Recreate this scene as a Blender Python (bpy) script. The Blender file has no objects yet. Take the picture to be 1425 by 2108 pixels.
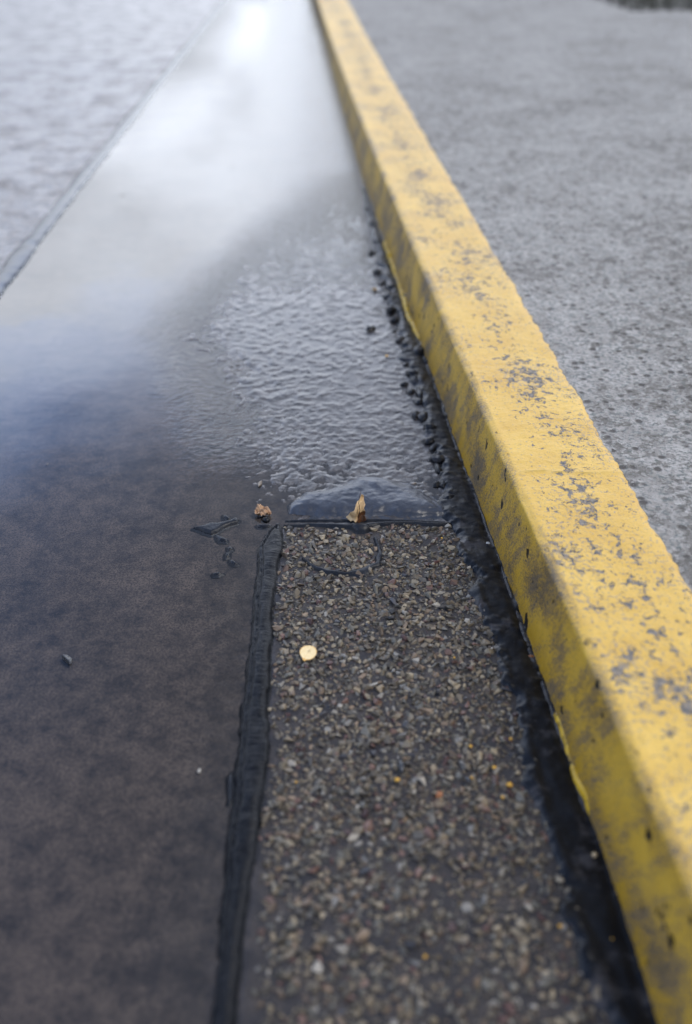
import bpy, bmesh, math, random
import numpy as np
from mathutils import Vector, Matrix
random.seed(7)
rng = np.random.default_rng(11)
S = bpy.context.scene
C = S.collection
R = math.radians

# ------------------------------------------------------------------ camera
CAM_H, PITCH, YAW, FPX = 0.70, R(33.2), R(2.7), 1991.0      # photo is 1425 x 2108 px
cam_d = bpy.data.cameras.new('camera'); cam = bpy.data.objects.new('camera', cam_d); C.objects.link(cam)
cam_d.sensor_fit = 'VERTICAL'; cam_d.sensor_height = 36; cam_d.sensor_width = 24
cam_d.lens = FPX / 2108 * 36
cam.location = (0, 0, CAM_H)
cam.rotation_euler = (math.pi / 2 - PITCH, 0, -YAW)
cam_d.clip_start = 0.02; cam_d.clip_end = 1500
cam_d.dof.use_dof = True; cam_d.dof.focus_distance = 1.20; cam_d.dof.aperture_fstop = 2.4
S.camera = cam

# ------------------------------------------------------------------ world, sun, exposure
S.view_settings.view_transform = 'Standard'; S.view_settings.look = 'None'
S.view_settings.exposure = 0.0; S.view_settings.gamma = 1
SUN_EL, SUN_AZ = R(57), R(95)
W = bpy.data.worlds.new('World'); S.world = W; W.use_nodes = True


class N:
    """small helper round a node tree"""
    def __init__(s, tree):
        s.t = tree; s.n = tree.nodes; s.l = tree.links; s.n.clear()

    def a(s, typ, ins=None, **kw):
        n = s.n.new(typ)
        for k, v in kw.items(): setattr(n, k, v)
        for k, v in (ins or {}).items():
            if isinstance(v, bpy.types.NodeSocket): s.l.new(v, n.inputs[k])
            else: n.inputs[k].default_value = v
        return n

    def m(s, op, x, y=0.0, z=0.0, clamp=False):
        return s.a('ShaderNodeMath', {0: x, 1: y, 2: z}, operation=op, use_clamp=clamp).outputs[0]

    def mix(s, f, a, b, mode='MIX'):
        return s.a('ShaderNodeMix', {0: f, 6: a, 7: b}, data_type='RGBA', blend_type=mode).outputs[2]

    def noise(s, vec, scale, detail=4, rough=.55, dist=0.0):
        return s.a('ShaderNodeTexNoise', {'Vector': vec, 'Scale': scale, 'Detail': detail, 'Roughness': rough, 'Distortion': dist}).outputs[0]

    def ramp(s, f, stops, interp='LINEAR'):
        n = s.a('ShaderNodeValToRGB', {0: f}); r = n.color_ramp; r.interpolation = interp
        while len(r.elements) < len(stops): r.elements.new(.5)
        for e, (p, c) in zip(r.elements, stops):
            e.position = p
            e.color = (c, c, c, 1) if isinstance(c, (int, float)) else (*c, 1)
        return n.outputs[0]

    def step(s, f, lo, hi):
        return s.a('ShaderNodeMapRange', {0: f, 1: lo, 2: hi, 3: 0.0, 4: 1.0}).outputs[0]

    def scale(s, vec, sc, rot=(0, 0, 0)):
        return s.a('ShaderNodeMapping', {0: vec, 2: rot, 3: sc}).outputs[0]


w = N(W.node_tree)
tc = w.a('ShaderNodeTexCoord').outputs['Generated']
sep = w.a('ShaderNodeSeparateXYZ', {0: tc})
sky = w.a('ShaderNodeTexSky', sky_type='NISHITA', sun_disc=False, sun_elevation=SUN_EL, sun_rotation=SUN_AZ, air_density=1.2, dust_density=1.5)
skyc = w.mix(1.0, sky.outputs[0], (0.10, 0.10, 0.10, 1), 'MULTIPLY')
zz = w.m('MAXIMUM', sep.outputs[2], 0.0)
den = w.m('ADD', zz, 0.22)
pl = w.a('ShaderNodeVectorMath', {0: tc, 3: 1.0}, operation='SCALE')
w.l.new(w.m('DIVIDE', 1.0, den), pl.inputs[3])
n1 = w.noise(pl.outputs[0], 1.7, 6, .55, .3)
n2 = w.noise(pl.outputs[0], 5.0, 5, .6)
# height in the sky, wobbled by the cloud shapes and tipped a little with the compass direction
h = w.m('ADD', zz, w.m('MULTIPLY', w.m('SUBTRACT', n1, .5), .34))
h = w.m('ADD', h, w.m('MULTIPLY', w.m('MINIMUM', sep.outputs[0], .06), .27))
cloud_l = w.ramp(h, [(0.0, .13), (.07, .28), (.14, .52), (.22, .85), (.31, 1.05), (.355, .88), (.41, .60), (.47, .45), (.56, .30), (.70, .15), (1.0, .13)])
front = w.step(sep.outputs[1], -.3, .5)
lowf = w.step(zz, .65, .35)
cloud_l = w.m('MULTIPLY', cloud_l, w.m('MULTIPLY', 3.7, w.m('SUBTRACT', 1.0, w.m('MULTIPLY', lowf, w.m('MULTIPLY', .65, w.m('SUBTRACT', 1.0, front))))))
sides = w.m('MULTIPLY', w.step(w.m('ABSOLUTE', w.m('ADD', sep.outputs[0], .02)), .08, .34), w.step(zz, .17, .05))
cloud_l = w.m('MULTIPLY', cloud_l, w.m('SUBTRACT', 1.0, w.m('MULTIPLY', sides, .55)))
cl = w.m('MULTIPLY', cloud_l, w.m('ADD', .86, w.m('MULTIPLY', n2, .28)))
cloudc = w.mix(1.0, w.a('ShaderNodeCombineXYZ', {0: cl, 1: cl, 2: cl}).outputs[0], (0.92, 0.98, 1.09, 1), 'MULTIPLY')
cloudc = w.mix(w.ramp(h, [(.28, 0.0), (.42, 1.0)]), cloudc, w.mix(1.0, cloudc, w.mix(w.step(sep.outputs[0], -.08, -.26), (.90, .95, 1.08, 1), (.62, .88, 1.45, 1)), 'MULTIPLY'))
gap = w.ramp(h, [(.36, 0.0), (.48, .6), (.60, .5), (.9, .3)])
allc = w.mix(w.m('MULTIPLY', gap, .8), cloudc, w.mix(1.0, skyc, (.62, .74, .95, 1), 'MULTIPLY'))
bg = w.a('ShaderNodeBackground', {0: allc, 1: 1.0})
w.l.new(bg.outputs[0], w.a('ShaderNodeOutputWorld').inputs[0])

sun_d = bpy.data.lights.new('sun', 'SUN'); sun_d.energy = 2.25; sun_d.angle = R(28); sun_d.color = (1, .94, .86)
sun = bpy.data.objects.new('sun', sun_d); C.objects.link(sun)
sd = Vector((math.sin(SUN_AZ) * math.cos(SUN_EL), math.cos(SUN_AZ) * math.cos(SUN_EL), math.sin(SUN_EL)))
sun.rotation_euler = sd.to_track_quat('Z', 'Y').to_euler()
S.cycles.use_denoising = True; S.cycles.denoising_prefilter = 'ACCURATE'
S.cycles.max_bounces = 6; S.cycles.transparent_max_bounces = 8
S.cycles.caustics_reflective = False; S.cycles.caustics_refractive = False

# ------------------------------------------------------------------ measuring
fwd = np.array([math.sin(YAW) * math.cos(PITCH), math.cos(YAW) * math.cos(PITCH), -math.sin(PITCH)])
rgt = np.array([math.cos(YAW), -math.sin(YAW), 0.0]); upv = np.cross(rgt, fwd)


def G(px, py, z=0.0):
    """a point of the photograph on the level plane at height z"""
    d = fwd + rgt * (px - 712.5) / FPX - upv * (py - 1054) / FPX
    t = (z - CAM_H) / d[2]
    return np.array([d[0] * t, d[1] * t])


def GL(pts, z=0.0): return np.array([G(x, y, z) for x, y in pts])


def _hash(ix, iy, seed):
    h = (ix.astype(np.int64) * 374761393 + iy.astype(np.int64) * 668265263 + seed * 1442695041) & 0xffffffff
    h = ((h ^ (h >> 13)) * 1274126177) & 0xffffffff
    h = ((h ^ (h >> 16)) * 2246822519) & 0xffffffff
    return ((h ^ (h >> 13)) & 0xffffff) / float(0xffffff)


def vnoise(x, y, seed=0):
    ix = np.floor(x); iy = np.floor(y); fx = x - ix; fy = y - iy
    fx = fx * fx * (3 - 2 * fx); fy = fy * fy * (3 - 2 * fy)
    a = _hash(ix, iy, seed); b = _hash(ix + 1, iy, seed); c = _hash(ix, iy + 1, seed); d = _hash(ix + 1, iy + 1, seed)
    return (a + (b - a) * fx) * (1 - fy) + (c + (d - c) * fx) * fy


def fbm(x, y, scale, octs=4, seed=0, gain=.5):
    x = np.asarray(x, float); y = np.asarray(y, float)
    s = 0; amp = 1; tot = 0; k = scale
    for o in range(octs):
        ca, sa = math.cos(o * 1.1 + .4), math.sin(o * 1.1 + .4)
        s = s + amp * (vnoise((x * ca - y * sa) * k + 17.3 * o, (x * sa + y * ca) * k - 9.1 * o, seed + o * 7) - .5)
        tot += amp; amp *= gain; k *= 2.03
    return s / tot * 2      # about -1..1


def sstep(a, b, x):
    t = np.clip((x - a) / (b - a), 0, 1); return t * t * (3 - 2 * t)


def seg_dist(x, y, poly, closed=True):
    """distance to a polyline, and the arc length / index of the nearest place"""
    best = np.full(np.shape(x), 1e9); par = np.zeros(np.shape(x))
    n = len(poly); m = n if closed else n - 1
    for i in range(m):
        a = poly[i]; b = poly[(i + 1) % n]; ab = b - a
        L = ab @ ab + 1e-12
        t = np.clip(((x - a[0]) * ab[0] + (y - a[1]) * ab[1]) / L, 0, 1)
        d = np.hypot(x - a[0] - t * ab[0], y - a[1] - t * ab[1])
        k = d < best
        best = np.where(k, d, best); par = np.where(k, i + t, par)
    return best, par


def sdf(x, y, poly):
    """signed distance, positive inside"""
    d, _ = seg_dist(x, y, poly)
    ins = np.zeros(np.shape(x), bool); n = len(poly)
    for i in range(n):
        a = poly[i]; b = poly[(i + 1) % n]
        c = ((a[1] > y) != (b[1] > y)) & (x < (b[0] - a[0]) * (y - a[1]) / (b[1] - a[1] + 1e-15) + a[0])
        ins ^= c
    return np.where(ins, d, -d)


# ------------------------------------------------------------------ lines traced from the photograph
KH = 0.105                                                     # height of the kerb
base_px = [(1392, 2250), (1330, 2060), (1248, 1760), (1140, 1470), (1062, 1250), (1003, 1090), (938, 910), (880, 750), (838, 625), (800, 510), (755, 400), (712, 250), (683, 140), (661, 40), (656, 0), (652, -40)]
edge_px = [(1470, 1905), (1395, 1745), (1320, 1575), (1240, 1400), (1158, 1215), (1080, 1040), (1010, 875), (935, 690), (870, 535), (800, 372), (735, 222), (690, 110), (664, 40), (652, 0), (641, -40)]
back_px = [(1500, 1335), (1395, 1160), (1290, 985), (1200, 825), (1090, 640), (1000, 485), (880, 290), (800, 150), (733, 30), (716, 0), (694, -40)]


def curve_fit(pts, deg=4):
    """x as a smooth function of y (world)"""
    y = pts[:, 1]; u = np.log(y); co = np.polyfit(u, pts[:, 0], deg, w=1 / (y + .5))
    lo, hi = y.min(), y.max()
    s_lo = np.polyval(np.polyder(co), np.log(lo)) / lo; s_hi = np.polyval(np.polyder(co), np.log(hi)) / hi
    v_lo = np.polyval(co, np.log(lo)); v_hi = np.polyval(co, np.log(hi))

    def f(yy):
        yy = np.asarray(yy, float); c = np.clip(yy, lo, hi)
        return np.polyval(co, np.log(c)) + np.where(yy < lo, (yy - lo) * s_lo * .3, 0) + np.where(yy > hi, (yy - hi) * s_hi, 0)
    return f


base_w = GL(base_px); edge_w = GL(edge_px, KH); back_w = GL(back_px, KH)
kx_base = curve_fit(base_w); kx_edge = curve_fit(edge_w); kx_back = curve_fit(back_w)
seam_w = GL([(-60, 660), (30, 545), (105, 450), (180, 360), (265, 245), (350, 130), (440, 30), (475, -10)])
kx_seam = curve_fit(seam_w, 2)

gravel_poly = GL([(583, 1086), (700, 1084), (820, 1078), (925, 1083), (960, 1150), (1000, 1240), (1030, 1350), (1065, 1450), (1100, 1560), (1130, 1690), (1165, 1780), (1200, 1900),
                  (1250, 2010), (1300, 2130), (1380, 2420), (480, 2420), (492, 2080), (512, 1844), (541, 1647), (556, 1450), (561, 1320), (566, 1240), (574, 1170), (581, 1120)])
bumpy_poly = GL([(585, 1066), (520, 1040), (505, 1000), (515, 940), (478, 850), (455, 760), (400, 690), (430, 620), (490, 540), (560, 480), (640, 420), (700, 370), (745, 400),
                 (810, 520), (880, 720), (940, 900), (1010, 1090), (1120, 1400), (1250, 1740), (1400, 2100), (1480, 2420), (500, 2420), (500, 2078), (545, 1647), (562, 1300), (585, 1110)])


Y_A, Y_B = G(600, 760)[1], G(600, 430)[1]


def bed(x, y, lumps=True):
    """height of the channel floor: flooded on the left, rising out of the water towards the kerb"""
    b = sdf(x, y, bumpy_poly); far = sstep(1.6, 2.8, y)
    dry = sstep(-.13, .07, b + .040 * fbm(x, y, 16, 4, 5))
    g = sstep(-.004, .004, sdf(x, y, gravel_poly))
    dry = dry * (1 - .30 * sstep(Y_A, Y_B, y + .12 * fbm(x, y, 5, 3, 12)))
    z = -.0046 + .0050 * dry + .0007 * fbm(x, y, 9, 3, 2)
    l1 = np.clip(fbm(x, y * 1.15, 92, 3, 21) + .15, 0, 1); l2 = np.clip(fbm(x, y, 150, 3, 9), -.3, 1)
    fine = sstep(1.55, 1.15, y)
    if lumps: z = z + (.0012 * dry * (1 - g) + .0016 * np.exp(-((dry - .75) / .22) ** 2) * (1 - g) + .0003) * l1 * (1 - .5 * far) * (1 - .5 * fine) + dry * (1 - g) * .0006 * l2 * (.5 + 1.8 * fine)
    else: z = z + .0007 * dry * (1 - g)
    z = z + g * (.0024 + .0009 * fbm(x, y, 60, 3, 30) - .0050 * np.clip(dry - .0, 0, 1) * 0)
    z = np.where(g > .5, np.maximum(z, .0006), z)
    return z, dry, g


# ------------------------------------------------------------------ mesh helpers
def mesh_obj(name, verts, faces, mat, parent=None, smooth=True):
    me = bpy.data.meshes.new(name)
    verts = np.asarray(verts, np.float32)
    faces = np.asarray(faces, np.int32) if not isinstance(faces, list) else faces
    if isinstance(faces, np.ndarray):
        n, k = faces.shape
        me.vertices.add(len(verts)); me.vertices.foreach_set('co', verts.ravel())
        me.loops.add(n * k); me.loops.foreach_set('vertex_index', faces.ravel())
        me.polygons.add(n); me.polygons.foreach_set('loop_start', np.arange(0, n * k, k, dtype=np.int32))
        me.update(calc_edges=True)
    else:
        me.from_pydata([tuple(v) for v in verts], [], faces); me.update()
    me.validate()
    me.polygons.foreach_set('use_smooth', [smooth] * len(me.polygons))
    me.materials.append(mat)
    o = bpy.data.objects.new(name, me); C.objects.link(o)
    if parent: o.parent = parent
    return o


def grid_faces(nr, nc):
    i = np.arange(nr - 1)[:, None] * nc + np.arange(nc - 1)[None, :]
    return np.stack([i, i + 1, i + nc + 1, i + nc], -1).reshape(-1, 4)


def attr(o, name, vals, domain='POINT'):
    a = o.data.attributes.new(name, 'FLOAT', domain); a.data.foreach_set('value', np.asarray(vals, np.float32).ravel())


def tag(o, label=None, cat=None, group=None, kind=None):
    if label: o['label'] = label
    if cat: o['category'] = cat
    if group: o['group'] = group
    if kind: o['kind'] = kind
    return o


def patch(name, bbox, step, zfun, mat, cut=.0012, parent=None, recenter=True, keepfun=None):
    """a lump lying on the floor: its height over the floor comes from zfun; what stays under the floor is dropped"""
    x0, y0, x1, y1 = bbox
    nx = max(4, int((x1 - x0) / step) + 1); ny = max(4, int((y1 - y0) / step) + 1)
    X, Y = np.meshgrid(np.linspace(x0, x1, nx), np.linspace(y0, y1, ny))
    H = zfun(X, Y)
    Z = np.maximum(bed(X, Y, False)[0], -.0015 if name != 'tar_scab' else -1) + H
    F = grid_faces(ny, nx)
    K = H if keepfun is None else keepfun(X, Y)
    keep = K.ravel()[F].max(1) > -cut
    F = F[keep]
    used = np.unique(F); re = np.full(nx * ny, -1); re[used] = np.arange(len(used))
    V = np.stack([X.ravel(), Y.ravel(), Z.ravel()], 1)[used]; F = re[F]
    org = np.array([V[:, 0].mean(), V[:, 1].mean(), 0.0]) if recenter else np.zeros(3)
    o = mesh_obj(name, V - org, F, mat, parent); o.location = org
    return o


# ------------------------------------------------------------------ materials
def mat(name):
    m = bpy.data.materials.new(name); m.use_nodes = True; t = N(m.node_tree)
    t.out = t.a('ShaderNodeOutputMaterial'); t.p = t.a('ShaderNodeBsdfPrincipled'); t.l.new(t.p.outputs[0], t.out.inputs[0])
    t.geo = t.a('ShaderNodeNewGeometry'); t.pos = t.geo.outputs['Position']
    def setp(**kw):
        for k, v in kw.items():
            k = k.replace('_', ' ')
            if isinstance(v, bpy.types.NodeSocket): t.l.new(v, t.p.inputs[k])
            else: t.p.inputs[k].default_value = v
    t.set = setp
    def bump(h, dist, strength=1.0):
        t.l.new(t.a('ShaderNodeBump', {'Height': h, 'Distance': dist, 'Strength': strength}).outputs[0], t.p.inputs['Normal'])
    t.bump = bump
    t.attr = lambda nm: t.a('ShaderNodeAttribute', attribute_name=nm).outputs['Fac']
    return m, t


# channel floor: silt under water, wet lumpy surfacing, dark grime between the chips
M_bed, t = mat('wet_channel_floor')
dry = t.attr('dry'); grav = t.attr('gravel')
n_big = t.noise(t.pos, 6, 4, .6); n_mid = t.noise(t.pos, 38, 5, .65); n_fine = t.noise(t.pos, 420, 3, .7); n_grain = t.noise(t.pos, 1500, 2, .7)
silt = t.mix(t.step(t.m('ADD', t.m('MULTIPLY', n_mid, .65), t.m('ADD', t.m('MULTIPLY', n_big, .40), t.m('MULTIPLY', t.noise(t.pos, 140, 5, .7), .45))), .60, .86), (.046, .043, .045, 1), (.182, .148, .128, 1))
silt = t.mix(t.step(n_fine, .47, .57), silt, t.mix(.75, silt, (.030, .030, .036, 1)))
silt = t.mix(t.step(n_grain, .635, .68), silt, (.30, .24, .23, 1))
rough_c = t.mix(t.step(n_mid, .4, .65), (.038, .037, .040, 1), (.095, .087, .084, 1))
rough_c = t.mix(t.step(n_fine, .5, .62), rough_c, (.045, .045, .05, 1))
grime = t.mix(t.step(n_mid, .38, .62), (.026, .025, .027, 1), (.066, .057, .052, 1))
grime = t.mix(t.step(n_fine, .46, .6), grime, (.030, .029, .033, 1))
col = t.mix(dry, silt, rough_c); col = t.mix(grav, col, grime)
t.set(Base_Color=col, Roughness=t.m('ADD', .30, t.m('MULTIPLY', grav, .22)), IOR=1.4, Specular_IOR_Level=.18,
      Coat_Weight=t.m('MULTIPLY', dry, t.m('SUBTRACT', .85, t.m('MULTIPLY', grav, .65))), Coat_Roughness=.22, Coat_IOR=1.33)
t.bump(t.m('ADD', t.m('MULTIPLY', n_fine, .8), t.m('MULTIPLY', t.noise(t.pos, 170, 4, .6), 1.6)), .0012, t.m('ADD', .15, t.m('MULTIPLY', dry, .55)))

# water
M_water, t = mat('shallow_water')
fr = t.a('ShaderNodeFresnel', {'IOR': 1.36})
film = t.attr('film')
wh = t.m('ADD', t.m('MULTIPLY', t.noise(t.pos, 9, 3, .5), .0004), t.m('MULTIPLY', t.noise(t.pos, 95, 4, .6), t.m('MULTIPLY', film, .0021)))
wb = t.a('ShaderNodeBump', {'Height': wh, 'Distance': 1.0, 'Strength': 1.0})
t.l.new(wb.outputs[0], fr.inputs['Normal'])
gl = t.a('ShaderNodeBsdfGlossy', {'Color': (1, 1, 1, 1), 'Roughness': .03, 'Normal': wb.outputs[0]})
tr = t.a('ShaderNodeBsdfTransparent', {'Color': (.90, .91, .92, 1)})
mx = t.a('ShaderNodeMixShader', {0: fr.outputs[0], 1: tr.outputs[0], 2: gl.outputs[0]})
t.l.new(mx.outputs[0], t.out.inputs[0])

# tar
def tar_mat(name, wr_scale, axis_sc, dark=1.0, rough=.36, wr_dist=.0010, silt=False, spec=.35):
    M, t = mat(name)
    v = t.scale(t.pos, axis_sc)
    nb = t.noise(t.pos, 45, 4, .6); nf = t.noise(t.pos, 600, 3, .65); wr = t.noise(v, wr_scale, 4, .6, .4)
    c = t.mix(t.step(nb, .4, .68), (.008 * dark, .010 * dark, .015 * dark, 1), (.016 * dark, .019 * dark, .026 * dark, 1))
    c = t.mix(t.step(nf, .66, .72), c, (.09, .088, .09, 1))
    if silt: c = t.mix(t.m('MULTIPLY', t.step(t.noise(t.pos, 32, 5, .65), .56, .66), .8), c, (.060, .055, .056, 1))
    t.set(Base_Color=c, Roughness=t.m('ADD', rough, t.m('MULTIPLY', nb, .12)), IOR=1.38, Specular_IOR_Level=spec)
    t.bump(t.m('ADD', wr, t.m('MULTIPLY', nf, .25)), wr_dist, .75)
    return M
M_tar = tar_mat('aged_tar', 90, (1, 1, 1), .9, .30, .0014)
M_mound = tar_mat('weathered_tar_mound', 80, (1, 1, 1), 2.8, .26, .0014, spec=.9)
M_tar_w = tar_mat('wrinkled_tar', 130, (.5, 2.6, 1), .45, .24, .0012, spec=.25)
M_tar_b = tar_mat('tar_in_the_gutter', 55, (1, 1, 1), .5, .28, .0009, True)

# chips
M_chip, t = mat('stone_chippings')
rv = t.attr('tone'); rv2 = t.attr('shade')
c = t.ramp(rv, [(0, (.10, .085, .065)), (.12, (.17, .14, .10)), (.28, (.24, .19, .125)), (.42, (.15, .14, .115)), (.56, (.32, .265, .18)), (.68, (.21, .15, .10)),
                (.80, (.18, .105, .082)), (.84, (.10, .05, .045)), (.88, (.24, .225, .20)), (.94, (.34, .31, .26)), (.975, (.06, .06, .07)), (1, (.22, .16, .09))], 'CONSTANT')
c = t.mix(1.0, c, t.a('ShaderNodeCombineXYZ', {0: rv2, 1: rv2, 2: rv2}).outputs[0], 'MULTIPLY')
c = t.mix(t.step(t.noise(t.pos, 500, 4, .6), .5, .68), c, t.mix(.45, c, (.05, .047, .045, 1)))
t.set(Base_Color=c, Roughness=.45, Specular_IOR_Level=.35, Coat_Weight=.08, Coat_Roughness=.12)
t.bump(t.noise(t.pos, 900, 3, .6), .0006, .6)

# kerb: paint over concrete
M_kerb, t = mat('worn_yellow_paint_on_concrete')
uv = t.a('ShaderNodeUVMap', uv_map='UVMap').outputs[0]       # u across (0 foot .. 1 arris .. 2 back edge), v along in metres
sx = t.a('ShaderNodeSeparateXYZ', {0: uv}); U = sx.outputs[0]; V = sx.outputs[1]
top = t.step(U, .96, 1.08)
fl = t.scale(t.pos, (1.0, .85, 1.0))
cl1 = t.noise(fl, 9, 3, .5); cl2 = t.noise(fl, 92, 6, .72, .3); cl3 = t.noise(fl, 210, 4, .7)
band = t.m('SUBTRACT', 1.0, t.m('ABSOLUTE', t.m('DIVIDE', t.m('SUBTRACT', U, 1.55), .50)), clamp=True)
flake_v = t.m('ADD', cl2, t.m('ADD', t.m('MULTIPLY', t.m('SUBTRACT', cl1, .5), .36), t.m('MULTIPLY', t.m('SUBTRACT', band, .75), .09)))
flake = t.m('MULTIPLY', t.step(flake_v, .553, .561), top)
small = t.m('MULTIPLY', t.step(t.m('ADD', cl3, t.m('MULTIPLY', t.m('SUBTRACT', cl1, .5), .35)), .56, .585), top)
face = t.m('SUBTRACT', 1.0, top)
st = t.scale(uv, (1.6, 26, 1), (0, 0, R(0)))
sk = t.a('ShaderNodeCombineXYZ', {0: t.m('MULTIPLY', U, 1.4), 1: t.m('MULTIPLY', t.m('ADD', V, t.m('MULTIPLY', U, .055)), 34)}).outputs[0]
smear = t.noise(sk, 1.0, 5, .65); zone = t.noise(t.a('ShaderNodeCombineXYZ', {0: t.m('MULTIPLY', U, 1.1), 1: t.m('MULTIPLY', V, 7)}).outputs[0], 1.0, 3, .55)
speck = t.noise(t.pos, 420, 5, .8)
sm = t.m('ADD', smear, t.m('MULTIPLY', t.m('SUBTRACT', zone, .5), .9))
scuff = t.m('MULTIPLY', t.m('MULTIPLY', t.step(t.m('ADD', sm, t.m('MULTIPLY', t.m('SUBTRACT', speck, .5), 1.7)), .45, .63), face), .86)
dots = t.m('MULTIPLY', t.step(t.m('ADD', speck, t.m('MULTIPLY', t.m('SUBTRACT', zone, .5), .7)), .535, .60), face)
pit = t.m('MULTIPLY', t.step(t.noise(t.scale(t.pos, (1, .55, .5)), 85, 2, .5), .675, .70), face)
foot = t.step(t.m('ADD', U, t.m('MULTIPLY', zone, .5)), .66, .26)
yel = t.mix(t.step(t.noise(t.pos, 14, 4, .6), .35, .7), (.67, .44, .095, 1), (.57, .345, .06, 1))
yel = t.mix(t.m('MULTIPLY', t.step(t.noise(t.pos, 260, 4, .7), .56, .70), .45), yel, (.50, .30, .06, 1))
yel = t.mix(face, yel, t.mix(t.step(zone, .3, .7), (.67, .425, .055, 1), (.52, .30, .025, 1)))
yel = t.mix(t.m('MULTIPLY', foot, .8), yel, (.38, .215, .008, 1))
conc = t.mix(t.step(cl3, .4, .62), (.085, .080, .075, 1), (.22, .205, .19, 1))
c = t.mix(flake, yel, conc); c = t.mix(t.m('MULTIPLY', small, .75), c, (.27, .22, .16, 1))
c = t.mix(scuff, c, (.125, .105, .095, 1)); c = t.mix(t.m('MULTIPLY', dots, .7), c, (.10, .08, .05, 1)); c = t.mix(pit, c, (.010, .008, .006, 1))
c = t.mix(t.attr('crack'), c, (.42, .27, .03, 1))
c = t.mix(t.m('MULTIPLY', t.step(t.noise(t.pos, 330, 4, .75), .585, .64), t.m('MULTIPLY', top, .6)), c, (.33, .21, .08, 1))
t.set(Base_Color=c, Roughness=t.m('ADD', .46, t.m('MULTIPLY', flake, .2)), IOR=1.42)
hh = t.m('SUBTRACT', t.m('ADD', t.m('MULTIPLY', t.noise(t.pos, 330, 4, .65), .5), t.m('MULTIPLY', t.noise(t.pos, 95, 4, .6), .9)), t.m('MULTIPLY', t.m('ADD', flake, t.m('ADD', pit, pit)), .9))
t.bump(hh, .0014, .75)

M_paint, t = mat('thick_yellow_paint')
c = t.mix(t.step(t.noise(t.pos, 140, 4, .65), .5, .64), (.62, .38, .012, 1), (.22, .125, .006, 1))
t.set(Base_Color=c, Roughness=.42)
t.bump(t.noise(t.pos, 300, 3, .6), .001, .6)

M_mortar, t = mat('dirty_mortar')
c = t.mix(t.step(t.noise(t.pos, 110, 5, .7), .42, .62), (.022, .021, .023, 1), (.085, .078, .072, 1))
t.set(Base_Color=c, Roughness=.6)
t.bump(t.noise(t.pos, 240, 4, .7), .002, .8)

# pavement
M_pave, t = mat('weathered_concrete')
nA = t.noise(t.pos, 4, 5, .65); nB = t.noise(t.pos, 26, 6, .7); nC = t.noise(t.pos, 150, 5, .68); nD = t.noise(t.pos, 620, 3, .7)
c = t.mix(t.step(t.m('ADD', nB, t.m('MULTIPLY', t.m('SUBTRACT', nA, .5), .35)), .36, .62), (.40, .38, .35, 1), (.235, .218, .195, 1))
c = t.mix(t.step(nC, .50, .56), c, (.11, .125, .115, 1))
c = t.mix(t.m('MULTIPLY', t.step(t.m('ADD', t.noise(t.pos, 42, 6, .75), t.m('MULTIPLY', t.m('SUBTRACT', nA, .5), .45)), .53, .57), .9), c, (.085, .076, .062, 1))
vz = t.a('ShaderNodeTexVoronoi', {'Vector': t.pos, 'Scale': 210, 'Randomness': 1.0}); vr = t.a('ShaderNodeSeparateColor', {0: vz.outputs['Color']})
c = t.mix(t.m('MULTIPLY', vr.outputs[0], .55), c, t.mix(vr.outputs[1], (.14, .128, .115, 1), (.46, .44, .41, 1)))
vp = t.a('ShaderNodeTexVoronoi', {'Vector': t.pos, 'Scale': 75, 'Randomness': 1.0}); vq = t.a('ShaderNodeSeparateColor', {0: vp.outputs['Color']})
pitm = t.m('MULTIPLY', t.step(t.m('ADD', vq.outputs[0], t.m('MULTIPLY', t.m('SUBTRACT', nA, .5), .6)), .74, .78), t.step(t.m('ADD', vp.outputs['Distance'], t.m('MULTIPLY', nC, .3)), .62, .42))
c = t.mix(pitm, c, (.062, .054, .046, 1))
c = t.mix(t.step(nD, .62, .72), c, (.44, .43, .41, 1))
c = t.mix(t.step(nD, .37, .30), c, (.09, .085, .08, 1))
t.set(Base_Color=c, Roughness=.75)
t.bump(t.m('SUBTRACT', t.m('ADD', t.m('MULTIPLY', nC, 1.2), t.m('MULTIPLY', nD, .4)), t.m('MULTIPLY', pitm, .9)), .0035, .7)

# asphalt on the far left
M_asph, t = mat('wet_asphalt')
vo = t.a('ShaderNodeTexVoronoi', {'Vector': t.pos, 'Scale': 95, 'Randomness': 1.0})
nB = t.noise(t.pos, 9, 6, .72); nF = t.noise(t.pos, 260, 4, .65)
c = t.mix(t.a('ShaderNodeSeparateColor', {0: vo.outputs['Color']}).outputs[0], (.060, .048, .040, 1), (.27, .215, .17, 1))
c = t.mix(t.step(nF, .42, .6), c, (.05, .048, .05, 1))
t.set(Base_Color=c, Roughness=.5, Coat_Weight=t.m('ADD', .12, t.m('MULTIPLY', t.step(nB, .34, .56), .9)), Coat_Roughness=.30, Coat_IOR=1.33)
t.bump(t.m('SUBTRACT', t.m('MULTIPLY', nF, .5), vo.outputs['Distance']), .0042, t.m('ADD', .45, t.m('MULTIPLY', nB, .5)))

M_gnd, t = mat('distant_ground')
t.set(Base_Color=t.mix(t.noise(t.pos, 2, 4, .6), (.05, .05, .045, 1), (.10, .095, .09, 1)), Roughness=.8)


def simple(name, c1, c2, scale=200, rough=.5, bump=.0005, **kw):
    M, t = mat(name)
    t.set(Base_Color=t.mix(t.step(t.noise(t.pos, scale, 4, .6), .4, .62), (*c1, 1), (*c2, 1)), Roughness=rough, **kw)
    t.bump(t.noise(t.pos, scale * 2, 3, .6), bump, .6)
    return M


# ------------------------------------------------------------------ the setting
o = mesh_obj('ground', [(-400, -200, -.05), (400, -200, -.05), (400, 900, -.05), (-400, 900, -.05)], np.array([[0, 1, 2, 3]]), M_gnd, smooth=False); tag(o, kind='structure')

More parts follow.
